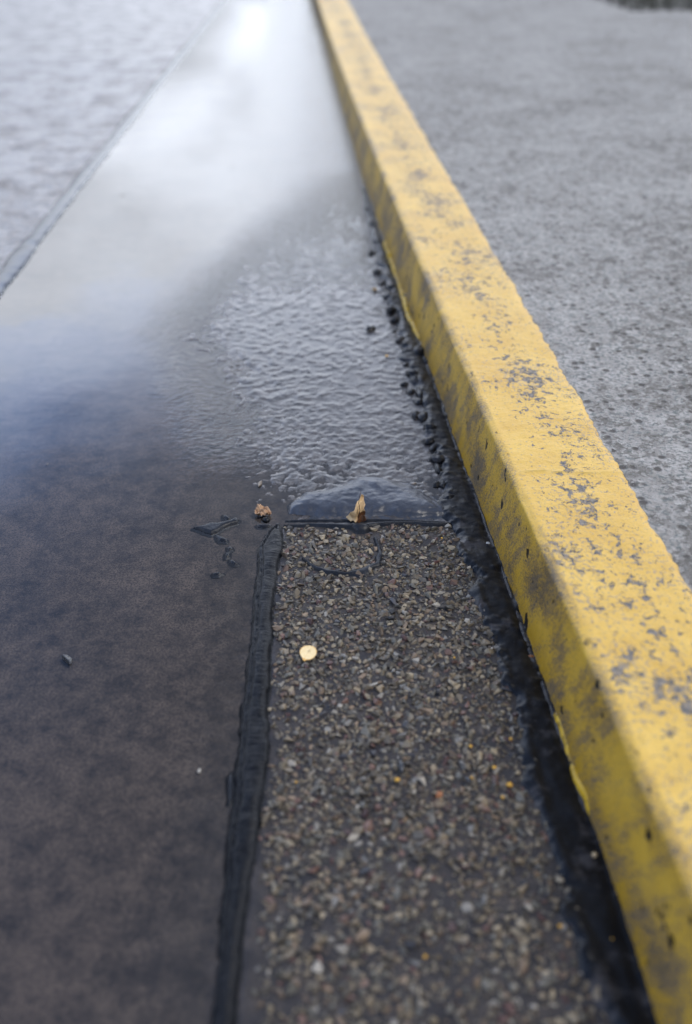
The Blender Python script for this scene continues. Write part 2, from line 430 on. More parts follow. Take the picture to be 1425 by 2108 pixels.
ys = [0.12]
while ys[-1] < 14:
    y = ys[-1]; ys.append(y + (.0034 if y < .7 else .0024 if y < 1.35 else .0024 * (y / 1.35) ** 1.7))
ys = np.array(ys)
xl = kx_seam(ys) - .01; xr = kx_base(ys) + .02
u = np.linspace(0, 1, 470)
X = xl[:, None] * (1 - u) + xr[:, None] * u; Y = np.repeat(ys[:, None], len(u), 1)
Z, DRY, GRV = bed(X, Y)
o = mesh_obj('channel', np.stack([X.ravel(), Y.ravel(), Z.ravel()], 1), grid_faces(*X.shape), M_bed)
attr(o, 'dry', DRY); attr(o, 'gravel', GRV); tag(o, kind='structure')
print('channel verts', X.size)

# water: one level sheet between the seam and the gutter, from the near ground to the far end
wy = np.concatenate([np.linspace(.12, 3, 60), np.linspace(3.2, 14, 40)])
wy = np.concatenate([np.arange(.12, 3.2, .012), np.arange(3.2, 14.01, .08)])
wu = np.linspace(0, 1, 90)[None, :]
WX = (kx_seam(wy) + .002)[:, None] * (1 - wu) + (kx_base(wy) + .01)[:, None] * wu; WY = np.repeat(wy[:, None], 90, 1)
o = mesh_obj('water', np.stack([WX.ravel(), WY.ravel(), WX.ravel() * 0], 1), grid_faces(len(wy), 90), M_water); tag(o, kind='structure')
fb = sdf(WX, WY, bumpy_poly)
attr(o, 'film', sstep(-.15, .02, fb + .02 * fbm(WX, WY, 18, 3, 6)) * (.35 + .65 * sstep(3.2, 1.7, WY)) * sstep(G(500, 1020)[1], G(500, 900)[1], WY + .02 * fbm(WX, WY, 12, 2, 8)) + .8 * sstep(.42, .05, kx_base(WY) - WX) * sstep(1.3, 2.0, WY))

# asphalt road left of the seam
ax = np.concatenate([np.linspace(0, 1.6, 280), np.linspace(1.65, 12, 60)])
AY = np.concatenate([np.linspace(.12, 5, 900), np.linspace(5.02, 14, 300)])
AX = kx_seam(AY)[:, None] - .004 - ax[None, :]
AYY = np.repeat(AY[:, None], len(ax), 1)
AZ = .0025 + .0018 * fbm(AX, AYY, 5, 3, 3) + .0018 * fbm(AX, AYY, 110, 3, 4)
o = mesh_obj('asphalt_road', np.stack([AX[:, ::-1].ravel(), AYY.ravel(), AZ[:, ::-1].ravel()], 1), grid_faces(*AX.shape), M_asph); tag(o, kind='structure')

# pavement right of the kerb
px_ = np.concatenate([np.linspace(0, .9, 110), np.linspace(.95, 12, 30)])
PY = np.concatenate([np.linspace(.12, 3.2, 420), np.linspace(3.25, 14, 80)])
bx = kx_back(PY)
PX = bx[:, None] - .03 + px_[None, :]; PYY = np.repeat(PY[:, None], len(px_), 1)
PZ = KH - .0035 + .0012 * fbm(PX, PYY, 6, 3, 40) + .0014 * fbm(PX, PYY, 70, 3, 41)
o = mesh_obj('pavement', np.stack([PX.ravel(), PYY.ravel(), PZ.ravel()], 1), grid_faces(*PX.shape), M_pave); tag(o, kind='structure')

# ------------------------------------------------------------------ kerb
ky = [0.12]
while ky[-1] < 14:
    y = ky[-1]; ky.append(y + (.004 if y < 1.8 else .004 * (y / 1.8) ** 1.6))
ky = np.array(ky)
kb = kx_base(ky); ke = kx_edge(ky); kk = kx_back(ky)
print('kerb: face batter', [(round(float(a), 3), round(float(b), 4), round(float(c), 4)) for a, b, c in zip(ky[::120], (ke - kb)[::120], (kk - ke)[::120])])
rad = .008
prof = []    # (u, function)
cols_x, cols_z, cols_u = [], [], []
zs = [-.02, 0, .012, .025, .038, .051, .064, .077, KH - rad]
for z in zs:
    f = max(0, z) / (KH - rad)
    cols_x.append(kb + (ke - kb) * f * .72); cols_z.append(np.full_like(ky, z)); cols_u.append(max(-.2, z / KH))
x_s = kb + (ke - kb) * .72; x_e = ke + rad * .9
for k in range(1, 7):
    a = k / 7 * math.pi / 2
    cols_x.append(x_s + (x_e - x_s) * (1 - math.cos(a))); cols_z.append(np.full_like(ky, KH - rad + rad * math.sin(a))); cols_u.append(.90 + .16 * k / 7)
nt = 34
for k in range(nt + 1):
    f = k / nt
    cols_x.append(x_e + (kk - x_e) * f); cols_z.append(np.full_like(ky, KH)); cols_u.append(1.07 + .93 * f)
KX = np.stack(cols_x, 1); KZ = np.stack(cols_z, 1); KY = np.repeat(ky[:, None], KX.shape[1], 1)
KU = np.repeat(np.array(cols_u)[None, :], len(ky), 0)
# hand-worn surface: waviness of the face, of the arris and the ragged back edge of the paint
face_w = np.clip(1 - KU, 0, 1)
KX += face_w * (.0022 * fbm(KY, KU * .1, 9, 4, 50) + .0012 * fbm(KY, KU * .1, 70, 3, 52))
KZ += np.where(KZ > 0, 1, 0) * (.0010 * fbm(KX, KY, 12, 3, 55) + .0006 * fbm(KX, KY, 110, 3, 56))
e = np.clip((KU - 1.85) / .15, 0, 1)
KX += e * (.0045 * fbm(KY, KY * 0, 22, 4, 57) + .003 * fbm(KY, KY * 0, 120, 2, 58)); KZ -= e ** 4 * .0035
arr = np.exp(-((KU - 1.0) / .12) ** 2)
KZ -= arr * .0016 * np.clip(fbm(KY, KU, 30, 4, 60) + .1, 0, 1); KX += arr * .0016 * np.clip(fbm(KY, KU, 30, 4, 61), 0, 1)
crack_w = GL([(1068, 972), (1110, 968), (1150, 971), (1200, 974), (1252, 974), (1290, 972)], KH)
cd, _ = seg_dist(KX, KY + .0012 * fbm(KX, KY, 90, 3, 77), crack_w, False)
cm = np.exp(-(cd / .0016) ** 2) * (KU > 1.02)
KZ += cm * .0012
# skirt at the back
KX = np.concatenate([KX, KX[:, -1:] + .001], 1); KZ = np.concatenate([KZ, KZ[:, -1:] * 0 - .02], 1); KY = np.concatenate([KY, KY[:, -1:]], 1); KU = np.concatenate([KU, KU[:, -1:] + .01], 1)
cm = np.concatenate([cm, cm[:, -1:] * 0], 1)
kerb = mesh_obj('kerb', np.stack([KX.ravel(), KY.ravel(), KZ.ravel()], 1), grid_faces(*KX.shape), M_kerb)
attr(kerb, 'crack', np.clip(cm * .8, 0, 1))
uvl = kerb.data.uv_layers.new(name='UVMap')
li = np.empty(len(kerb.data.loops), np.int32); kerb.data.loops.foreach_get('vertex_index', li)
uvl.data.foreach_set('uv', np.stack([KU.ravel()[li], KY.ravel()[li]], 1).astype(np.float32).ravel())
tag(kerb, 'long concrete kerb painted yellow, its paint flaking to grey on top and scuffed on the face', 'kerb')


def kerb_bead(name, M, y0, y1, wfun, off, hgt, label=None):
    """an irregular bead along the foot of the kerb"""
    yy = np.arange(y0, y1, .002); W_ = wfun(yy); bx_ = kx_base(yy) + off
    cs = np.linspace(0, math.pi, 9)
    XX = bx_[:, None] + .003 - W_[:, None] * .5 + W_[:, None] * .5 * -np.cos(cs)[None, :]
    ZZ = -.002 + (hgt * (.6 + .5 * fbm(yy, yy * 0, 45, 3, 90))[:, None]) * np.sin(cs)[None, :]
    YY = np.repeat(yy[:, None], 9, 1)
    o = mesh_obj(name, np.stack([XX.ravel(), YY.ravel(), ZZ.ravel()], 1), grid_faces(*XX.shape), M, kerb)
    if label: o['label'] = label
    return o


def yrow(py): return G(1000, py)[1]


kerb_bead('mortar_fillet', M_mortar, yrow(1720), yrow(560), lambda y: .0065 + .004 * fbm(y, y * 0, 14, 4, 70), -.002, .008)
kerb_bead('paint_run', M_paint, yrow(1240), yrow(900), lambda y: np.clip(.0035 + .0045 * fbm(y, y * 0, 16, 4, 71), .0, .02), .003, .017)
kerb_bead('paint_run', M_paint, yrow(1705), yrow(1480), lambda y: np.clip(.0075 + .006 * fbm(y, y * 0, 18, 4, 72), .001, .02), .001, .014)
kerb_bead('paint_run', M_paint, yrow(700), yrow(500), lambda y: np.clip(.009 + .008 * fbm(y, y * 0, 10, 4, 73), .001, .03), .002, .016)

# ------------------------------------------------------------------ gravel chips
def hull(n=11, flat=.62, seed=0):
    r = random.Random(seed); bm = bmesh.new()
    for i in range(n):
        v = Vector((r.gauss(0, 1), r.gauss(0, 1), r.gauss(0, 1))).normalized() * r.uniform(.42, .55)
        bm.verts.new((v.x * 1.15, v.y * r.uniform(.75, .95), v.z * flat))
    res = bmesh.ops.convex_hull(bm, input=bm.verts[:])
    for v in [v for v in bm.verts if not v.link_faces]: bm.verts.remove(v)
    bmesh.ops.triangulate(bm, faces=bm.faces[:]); bmesh.ops.recalc_face_normals(bm, faces=bm.faces[:])
    bm.verts.index_update()
    V = np.array([v.co[:] for v in bm.verts]); F = np.array([[v.index for v in f.verts] for f in bm.faces]); bm.free()
    return V, F


hulls = [hull(random.choice([9, 10, 12, 14]), random.uniform(.5, .8), 100 + i) for i in range(24)]
ring_px = [(772, 1112), (783, 1141), (777, 1168), (747, 1183), (712, 1187), (670, 1182), (644, 1171), (622, 1154)]
ring_w = GL(ring_px); KN = G(742, 1095)
gx0, gy0 = gravel_poly.min(0); gx1, gy1 = gravel_poly.max(0)
gy0 = .22
sp = .0055
PTS = []
for yy in np.arange(gy0, gy1 + .004, sp):
    for xx in np.arange(gx0 - .004, gx1 + .004, sp):
        PTS.append((xx + random.uniform(-.5, .5) * sp, yy + random.uniform(-.5, .5) * sp))
PTS = np.array(PTS)
D = sdf(PTS[:, 0], PTS[:, 1], gravel_poly)
edge_n = .008 * fbm(PTS[:, 0], PTS[:, 1], 40, 3, 80)
bd_r = kx_base(PTS[:, 1]) - PTS[:, 0]                       # distance from the kerb foot
dens = .97 + .45 * fbm(PTS[:, 0], PTS[:, 1], 28, 3, 81) - .55 * sstep(.62, .42, PTS[:, 1]) * .5
dens = dens - .5 * sstep(.016, .0, D - edge_n)
left_d = PTS[:, 0] - np.interp(PTS[:, 1], *(lambda a: (a[::-1, 1], a[::-1, 0]))(GL([(566, 1240), (561, 1320), (556, 1450), (541, 1647), (512, 1844), (492, 2080), (480, 2420)])))
dens = dens - .30 * sstep(.022, .0, left_d) * sstep(.9, .65, PTS[:, 1])
rd, _ = seg_dist(PTS[:, 0], PTS[:, 1], ring_w, False)
ok = (D > .001) & (rng.random(len(PTS)) < dens) & ((rd > .0045) | (rng.random(len(PTS)) < .22)) & (np.hypot(PTS[:, 0] - KN[0], (PTS[:, 1] - KN[1]) * .8) > .013)
PTS = PTS[ok]
zb = bed(PTS[:, 0], PTS[:, 1])[0]
VV, FF, TT, SS = [], [], [], []; off = 0
for (x, y), z in zip(PTS, zb):
    V, F = hulls[random.randrange(len(hulls))]
    s = min(.0125, max(.0036, random.lognormvariate(math.log(.0070), .32)))
    a = random.uniform(0, 6.283); tx = random.gauss(0, .28); ty = random.gauss(0, .28)
    M3 = np.array((Matrix.Rotation(a, 3, 'Z') @ Matrix.Rotation(tx, 3, 'X') @ Matrix.Rotation(ty, 3, 'Y')))
    P = (V * s * np.array([random.uniform(.85, 1.2), random.uniform(.8, 1.1), random.uniform(.8, 1.1)])) @ M3.T
    VV.append(P + np.array([x, y, z + s * random.uniform(-.10, .16)])); FF.append(F + off); off += len(V)
    TT += [random.random()] * len(F); SS += [random.uniform(.36, .98)] * len(F)
npick = rng.choice(len(PTS), 9000)
for i in npick:                                                # grit between the chips
    V, F = hulls[random.randrange(len(hulls))]; s = random.uniform(.0012, .003)
    x, y = PTS[i] + rng.uniform(-.005, .005, 2)
    VV.append(V * s + np.array([x, y, zb[i] + s * .2])); FF.append(F + off); off += len(V)
    TT += [random.random()] * len(F); SS += [random.uniform(.3, 1.0)] * len(F)
o = mesh_obj('gravel', np.concatenate(VV), np.concatenate(FF), M_chip, smooth=False)
attr(o, 'tone', TT, 'FACE'); attr(o, 'shade', SS, 'FACE'); tag(o, kind='stuff')
print('chips', len(PTS))

# ------------------------------------------------------------------ tar things
ridge_L = [(569, 1077), (550, 1098), (533, 1128), (528, 1180), (520, 1248), (513, 1325), (504, 1400), (498, 1473), (487, 1554), (479, 1647), (469, 1728), (458, 1856), (446, 1960), (437, 2076), (415, 2300)]
ridge_R = [(580, 1081), (580, 1128), (572, 1184), (566, 1240), (560, 1304), (559, 1398), (555, 1450), (554, 1497), (549, 1554), (541, 1647), (527, 1728), (512, 1844), (502, 1960), (493, 2056), (474, 2300)]
rp = GL(ridge_L + ridge_R[::-1])


def dome(poly, hgt, soft, nz=.0015, nsc=60, seed=0, extra=None, sink=.003):
    def f(X, Y):
        d = sdf(X, Y, poly) + nz * fbm(X, Y, nsc, 4, seed)
        t = np.clip(d / soft, -1, 1)
        H = np.where(t > 0, hgt * np.sqrt(np.clip(1 - (1 - t) ** 2, 0, 1)), t * sink)
        if extra is not None: H = H + extra(X, Y, d) * (t > 0)
        return H
    return f


def bb(poly, m=.006): a = poly.min(0) - m; b = poly.max(0) + m; return (a[0], a[1], b[0], b[1])


def ridge_extra(X, Y, d):
    wr = (.0003 * np.abs(fbm(X * .6, Y * 1.8, 150, 3, 131)) + .0016 * fbm(X, Y, 26, 4, 133) + .0006 * fbm(X, Y, 120, 3, 134)) * np.clip(d / .008, 0, 1)
    split = -.0040 * np.exp(-((d - .0058 + .0012 * fbm(X * 0, Y, 40, 3, 132)) / .0012) ** 2)      # the slit near its left rim
    lp = GL(ridge_L); ll, _ = seg_dist(X, Y, lp, False)
    return wr + split * (ll < .011) * sstep(.3, .45, Y)


tar_strip = patch('tar_strip', bb(rp), .0018, dome(rp, .0078, .010, .0036, 34, 130, ridge_extra), M_tar_w)
tag(tar_strip, 'long wrinkled ridge of black tar sealing the left edge of the stone chippings', 'tar strip')

mound = [(588, 1060), (592, 1048), (603, 1036), (631, 1021), (660, 1017), (690, 1011), (715, 1000), (742, 991), (770, 990), (798, 993), (837, 1004), (875, 1019), (905, 1034), (922, 1050), (918, 1063), (841, 1064), (755, 1065), (670, 1063)]
mp = GL(mound)
tag(patch('tar_patch', bb(mp), .0018, dome(mp, .0095, .028, .0075, 26, 140, lambda X, Y, d: .0030 * fbm(X, Y, 22, 4, 141) + .0007 * fbm(X, Y, 140, 3, 142) - .004 * sstep(G(800, 1040)[0], G(920, 1040)[0], X) * np.clip(d / .01, 0, 1)), M_mound),
    'broad half-moon mound of black tar lying across the joint behind the upright dry leaf', 'tar patch')


def tube_lump(name, pts, width, hgt, label, cat, M, seed=0, wn=.35, group=None):
    P = GL(pts); a = np.array(width) if np.ndim(width) else np.full(len(pts), width)
    def f(X, Y):
        d, par = seg_dist(X, Y, P, False)
        wv = np.interp(par, np.arange(len(a)), a) * .5 * (1 + wn * fbm(X, Y, 75, 3, seed))
        t = (wv - d) / wv
        return np.where(t > 0, hgt * np.sqrt(np.clip(1 - (1 - t) ** 2, 0, 1)), np.maximum(t, -1) * .003)
    m = float(a.max()) * .6 + .003
    o = patch(name, bb(P, m), .0012, f, M)
    return tag(o, label, cat, group)


tube_lump('tar_bead', [(585, 1086), (640, 1083), (690, 1088), (730, 1090), (780, 1084), (850, 1081), (890, 1084), (925, 1083)], [.004, .007, .009, .010, .008, .006, .008, .006], .0042,
          'thin crosswise bead of black tar along the far end of the stone chippings', 'tar bead', M_tar, 150)
tube_lump('tar_line', [(590, 1072), (680, 1073), (770, 1072), (860, 1075), (915, 1078)], .005, .0022,
          'faint narrow line of tar between the half-moon mound and the tar bead', 'tar line', M_tar, 151)
tube_lump('tar_ring', ring_px, [.004, .007, .011, .012, .005, .010, .006, .002], .0036,
          'curved hook of black tar lying among the stone chippings below the dry leaf', 'tar ring', M_tar, 152, .95)
kp = GL([(720, 1094), (735, 1103), (752, 1103), (764, 1096), (757, 1087), (730, 1086)])
tag(patch('tar_knot', bb(kp), .0012, dome(kp, .0085, .010, .0015, 60, 153), M_tar), 'rounded knot of black tar at the foot of the upright dry leaf', 'tar lump')

# ragged band of tar along the kerb
band_l = [(745, 385), (757, 440), (768, 505), (782, 560), (797, 610), (812, 665), (826, 715), (846, 775), (862, 835), (880, 900), (900, 955), (915, 1010), (922, 1060), (930, 1100), (948, 1150), (975, 1200), (985, 1260), (1003, 1320), (1022, 1380), (1045, 1450),
          (1072, 1530), (1092, 1610), (1112, 1690), (1135, 1760), (1160, 1840), (1185, 1920), (1215, 2000), (1245, 2078), (1300, 2250), (1340, 2420)]
bl = GL(band_l)
right = np.array([[kx_base(y) + .006, y] for y in bl[::-1, 1]])
bp = np.concatenate([bl, right])


def band_f(X, Y):
    dk = kx_base(Y) - X
    near = sstep(1.35, 1.15, Y)
    rag = .015 * fbm(X * .45, Y, 26, 2, 160) + .004 * fbm(X * .6, Y, 80, 4, 161)
    d = sdf(X, Y, bp) + rag - .002
    rim = dk < 0
    d = np.where(dk < .012, np.maximum(d, .006), d)
    t = np.clip(d / .009, -1, 1)
    H = np.where(t > 0, .0016 + .0030 * t, t * .003 + .0004)
    H = H + (t > 0) * (.0012 * fbm(X, Y, 30, 3, 163) + .0007 * fbm(X, Y, 120, 3, 162))
    H = H + (t > 0) * .0042 * np.clip(fbm(X, Y, 95, 3, 164) - .02, 0, 1) * np.exp(-(d / .013) ** 2)
    H = H - .0020 * np.exp(-((dk - .004) / .006) ** 2)                     # sunken towards the kerb joint
    return H


o = patch('tar_band', bb(bp, .01), .0022, band_f, M_tar_b)
tag(o, 'ragged black band of tar filling the gutter along the foot of the yellow kerb', 'tar band')

# lumps of tar along the band edge (each one a thing)
def blob_mesh(name, px, py, wpx, hpx, rot, M, seed, hgt=.35):
    """a smooth squashed pebble of tar, wpx / hpx across in photograph pixels"""
    c = G(px, py); k = np.linalg.norm(G(px + wpx, py) - c)
    d = np.linalg.norm(G(px, py - hpx * .5) - G(px, py + hpx * .5))
    bm = bmesh.new(); bmesh.ops.create_icosphere(bm, subdivisions=3, radius=.5)
    co = np.array([v.co[:] for v in bm.verts])
    q = 1 + .45 * fbm(co[:, 0] + co[:, 2] + seed, co[:, 1] - co[:, 2], 2.6, 3, seed) + .2 * fbm(co[:, 0] - co[:, 2], co[:, 1] + co[:, 2] + seed, 7, 2, seed + 1)
    co = co * q[:, None]
    s = min(k, d); co = co * np.array([k, d, max(s * hgt * 2, .003)])
    ca, sa = math.cos(rot), math.sin(rot)
    co = np.stack([co[:, 0] * ca - co[:, 1] * sa, co[:, 0] * sa + co[:, 1] * ca, co[:, 2]], 1)
    F = np.array([[v.index for v in f.verts] for f in bm.faces]); bm.free()
    o = mesh_obj(name, co, F, M)
    z = float(bed(np.array([c[0]]), np.array([c[1]]))[0][0])
    o.location = (c[0], c[1], max(z, -.001) + s * hgt * .10)
    return o


lumps = [(765, 522, 12, 7, 'faintest and farthest small tar lump in the row beside the kerb'),
         (777, 560, 16, 8, 'flat tar lump just beyond the orange fleck in the row by the kerb'),
         (787, 582, 12, 9, 'slanting tar lump beside the farthest orange fleck'),
         (798, 610, 17, 10, 'round tar lump level with the black stone stuck to the kerb'),
         (806, 641, 22, 9, 'oval tar lump second below the black stone stuck to the kerb'),
         (813, 660, 18, 9, 'oval tar lump in the row, right of the lone lump'),
         (763, 680, 18, 8, 'lone tar lump lying out on the lumpy surfacing, left of the row'),
         (812, 682, 8, 6, 'tiny tar crumb in the row between two oval lumps'),
         (823, 703, 17, 8, 'flat tar lump left of the two big lumps against the kerb'),
         (866, 727, 30, 13, 'big dark oval tar lump nearly touching the yellow kerb'),
         (878, 743, 16, 11, 'dark tar lump wedged between the big oval lump and the kerb'),
         (836, 752, 12, 9, 'small tar lump at the upper end of the broken cluster'),
         (850, 772, 26, 11, 'long slanting tar lump at the top of the broken cluster'),
         (866, 786, 20, 15, 'thick tar lump in the broken cluster beside the kerb'),
         (833, 793, 14, 7, 'flat tar crumb left of the thick lump in the broken cluster'),
         (846, 808, 14, 10, 'tar crumb in the middle left of the broken cluster'),
         (864, 812, 17, 17, 'tall dark tar lump in the middle of the broken cluster'),
         (862, 829, 18, 10, 'tar lump below the tall one in the broken cluster'),
         (886, 849, 14, 8, 'small tar lump on the kerb side of the broken cluster'),
         (856, 858, 18, 11, 'left one of the paired tar lumps ending the broken cluster'),
         (872, 862, 20, 14, 'right one of the paired tar lumps ending the broken cluster'),
         (886, 884, 26, 10, 'smooth flat tar lump just below the broken cluster'),
         (899, 892, 15, 9, 'dark tar lump at the right tip of the smooth flat one'),
         (884, 911, 24, 10, 'pale-topped tar lump pointing left below the smooth flat one'),
         (893, 922, 15, 16, 'knobbly dark tar lump under the pale-topped one'),
         (902, 949, 32, 11, 'long flat tar lump halfway between the cluster and the half-moon mound'),
         (901, 967, 14, 18, 'upright round tar lump with a shiny top near the mound'),
         (899, 998, 14, 9, 'left tar lump of the curled pair beside the mound'),
         (915, 1000, 20, 11, 'right tar lump of the curled pair beside the mound'),
         (923, 1028, 26, 10, 'tar lump beside the right end of the half-moon mound'),
         (931, 1051, 24, 9, 'flat tar lump between the half-moon mound and the tar band')]
for i, (x, y, a, b, lab) in enumerate(lumps):
    o = blob_mesh('tar_lump', x, y, a * 1.1, b * 1.35, random.uniform(-.5, .1), M_tar_b, 200 + i, .34)
    tag(o, lab, 'tar lump', 'tar lumps in a row along the gutter')

# scabs of tar standing out of the puddle, left of the leaf
def scab(pts, hgt, label, seed):
    P = GL(pts)
    f = dome(P, hgt * .85, .005, .0007, 90, seed)
    x0, y0, x1, y1 = bb(P, .004)
    o = patch('tar_scab', (x0, y0, x1, y1), .0012, lambda X, Y: f(X, Y) - bed(X, Y, False)[0] - .0004, M_tar, keepfun=f)
    return tag(o, label, 'tar scab', 'tar scabs in the shallow puddle')


scab([(396, 1087), (415, 1084), (432, 1078), (452, 1077), (472, 1072), (484, 1066), (493, 1070), (490, 1077), (475, 1081), (462, 1086), (448, 1096), (434, 1100), (420, 1096), (410, 1090)], .0046,
     'largest flat tar scab standing out of the puddle, with a pointed left tip', 300)
scab([(459, 1060), (468, 1062), (476, 1068), (470, 1071), (460, 1066)], .0030, 'small tar scab touching the top of the largest one', 301)
scab([(444, 1101), (452, 1103), (468, 1111), (466, 1115), (452, 1114), (446, 1108)], .0032, 'narrow slanting tar scab just below the largest one', 302)
scab([(468, 1126), (477, 1126), (479, 1132), (470, 1133)], .0026, 'tiny round tar scab below the slanting one', 303)
scab([(464, 1139), (473, 1137), (472, 1146), (464, 1148)], .0028, 'small upright tar scab in the middle of the trail', 304)
scab([(473, 1152), (481, 1154), (491, 1161), (482, 1162), (474, 1158)], .0030, 'slanting tar scab near the lower end of the trail', 305)
scab([(438, 1180), (450, 1178), (460, 1180), (450, 1184), (440, 1184)], .0026, 'lowest tar scab, thin and level, in the brown puddle', 306)
scab([(527, 1081), (540, 1079), (556, 1080), (562, 1085), (545, 1087), (532, 1086)], .0032, 'thin tar scab between the curled brown leaf and the tar strip', 307)
scab([(470, 1600), (478, 1590), (480, 1615), (478, 1650), (470, 1655)], .0034, 'narrow tar scab alongside the left rim of the long tar strip', 308)

# ------------------------------------------------------------------ stones
M_dark = simple('dark_wet_stone', (.012, .014, .018), (.05, .052, .058), 260, .25)
M_white = simple('white_stone', (.55, .53, .49), (.72, .70, .66), 300, .45)
M_pale = simple('pale_tan_stone', (.42, .30, .16), (.62, .46, .26), 300, .45)
M_rust = simple('rusty_stone', (.20, .065, .02), (.36, .14, .04), 300, .4)
M_brown = simple('brown_stone', (.14, .11, .085), (.27, .23, .18), 260, .4)


def stone(name, px, py, w_px, h_px, M, label, z=None, zoff=0.0, flat=.6, cat='stone', group=None, seed=1):
    c = G(px, py, z if z is not None else 0.0)
    k = np.linalg.norm(G(px + w_px, py) - G(px, py)) * (.7 if group else 1); d = k * max(.7, h_px / w_px)
    V, F = hull(16, flat, seed)
    bm = bmesh.new()
    vs = [bm.verts.new(tuple(p)) for p in V]
    for f in F: bm.faces.new([vs[i] for i in f])
    bmesh.ops.subdivide_edges(bm, edges=bm.edges[:], cuts=2, use_grid_fill=True)
    for _ in range(2): bmesh.ops.smooth_vert(bm, verts=bm.verts[:], factor=.5, use_axis_x=True, use_axis_y=True, use_axis_z=True)
    bm.verts.index_update()
    co = np.array([v.co[:] for v in bm.verts]) * 1.12 * np.array([k, d, min(k, d)])
    FF = [[v.index for v in f.verts] for f in bm.faces]; bm.free()
    o = mesh_obj(name, co, FF, M)
    zb = float(bed(np.array([c[0]]), np.array([c[1]]))[0][0]) if z is None else z
    o.location = (c[0], c[1], zb + min(k, d) * flat * .3 + zoff)
    o.rotation_euler = (0, 0, random.uniform(0, 6))
    return tag(o, label, cat, group)


stone('stone', 140, 1356, 36, 26, M_dark, 'dark flat stone lying alone in the puddle at the left edge', flat=.8, zoff=.002, seed=3)
stone('stone', 836, 618, 24, 17, M_dark, 'black shiny stone stuck against the foot of the yellow kerb', flat=.9, zoff=.004, seed=4)
stone('pebble', 1004, 1125, 8, 8, M_white, 'tiny round white pebble on the black tar band near the kerb', zoff=.004, flat=.9, cat='pebble', seed=5)
stone('pebble', 1222, 1768, 13, 13, M_pale, 'pale tan pebble on the mortar at the kerb foot near the bottom', zoff=.004, flat=.9, cat='pebble', seed=6)
stone('pebble', 1012, 1343, 5, 5, M_white, 'tiny white speck of stone on the edge between chippings and tar band', zoff=.003, flat=.8, cat='pebble', seed=7)
stone('pebble', 410, 1584, 13, 11, M_white, 'small white stone chip lying in the brown puddle left of the tar strip', zoff=.001, flat=.5, cat='pebble', seed=8)
stone('stone', 535, 998, 18, 11, M_brown, 'brown pebble at the far edge of the puddle beyond the curled leaf', cat='stone', seed=9)
stone('stone', 904, 1648, 20, 17, M_rust, 'rust-orange stone larger than the chippings round it, between the yellow flecks', zoff=.004, seed=10)
stone('stone', 961, 1622, 22, 20, M_dark, 'black stone next to a yellow fleck among the lower chippings', zoff=.004, seed=11)
stone('stone', 826, 1590, 30, 16, M_dark, 'black flat stone just above the bright yellow fleck', zoff=.004, seed=15)
stone('pebble', 1092, 1366, 12, 8, M_rust, 'small reddish chip caught at the foot of the kerb', zoff=.010, cat='pebble', seed=12)
stone('pebble', 97, 953, 9, 8, M_brown, 'small pale pebble alone in the blue-grey puddle at far left', zoff=.001, cat='pebble', seed=13)
stone('pebble', 852, 1003, 10, 8, M_brown, 'grey pebble on the right slope of the half-moon mound', zoff=.005, cat='pebble', seed=14)
for i, (x, y, wd, lab) in enumerate([(252, 402, 13, 'nearer one of the pebbles breaking the bright water'), (183, 372, 12, 'pebble next to the pale seam in the bright water'),
                                     (482, 343, 13, 'pebble in the bright water far right of the seam'), (86, 515, 9, 'pebble in the bright water close to the left edge'),
                                     (270, 660, 10, 'pebble in the puddle where the bright sky reflection fades'), (185, 757, 11, 'pebble at the dark edge of the sky reflection'),
                                     (148, 883, 9, 'pebble in the dark blue part of the puddle'), (440, 912, 8, 'pebble near the lumpy surfacing in the dark water')]):
    stone('pebble', x, y, wd, 8, M_brown, lab, z=0.0, zoff=-.002, flat=.5, cat='pebble', group='pebbles in the water', seed=30 + i)

# ------------------------------------------------------------------ flecks of yellow paint
M_fleck = simple('yellow_paint_fleck', (.66, .38, .05), (.45, .24, .03), 300, .4)
flecks = [(771, 598, 15, 'farthest orange-yellow fleck, on the wet surfacing by the tar lumps'), (796, 735, 10, 'yellow fleck midway up the lumpy surfacing'),
          (817, 1616, 16, 'brightest yellow fleck, in the middle of the lower chippings'), (1047, 1626, 20, 'largest yellow fleck, oval, near the tar band'),
          (968, 1547, 10, 'small yellow fleck at mid height among the chippings'), (1050, 1532, 10, 'small yellow fleck above the largest one'),
          (1016, 1590, 12, 'narrow yellow fleck up left of the largest one'), (970, 1612, 9, 'yellow fleck touching the black stone'),
          (1033, 1652, 10, 'dull yellow fleck just below the largest one'), (935, 1364, 6, 'tiny yellow fleck at the sharp level of the chippings, right side'),
          (909, 1117, 6, 'tiny yellow fleck beside the right end of the tar bead'), (874, 1980, 13, 'blurred yellow fleck near the bottom of the chippings'),
          (1152, 1918, 14, 'blurred yellow fleck near the tar band at the bottom'), (1258, 1940, 10, 'dim yellow fleck on the tar band at the bottom'), (610, 1620, 8, 'small orange fleck near the tar strip')]
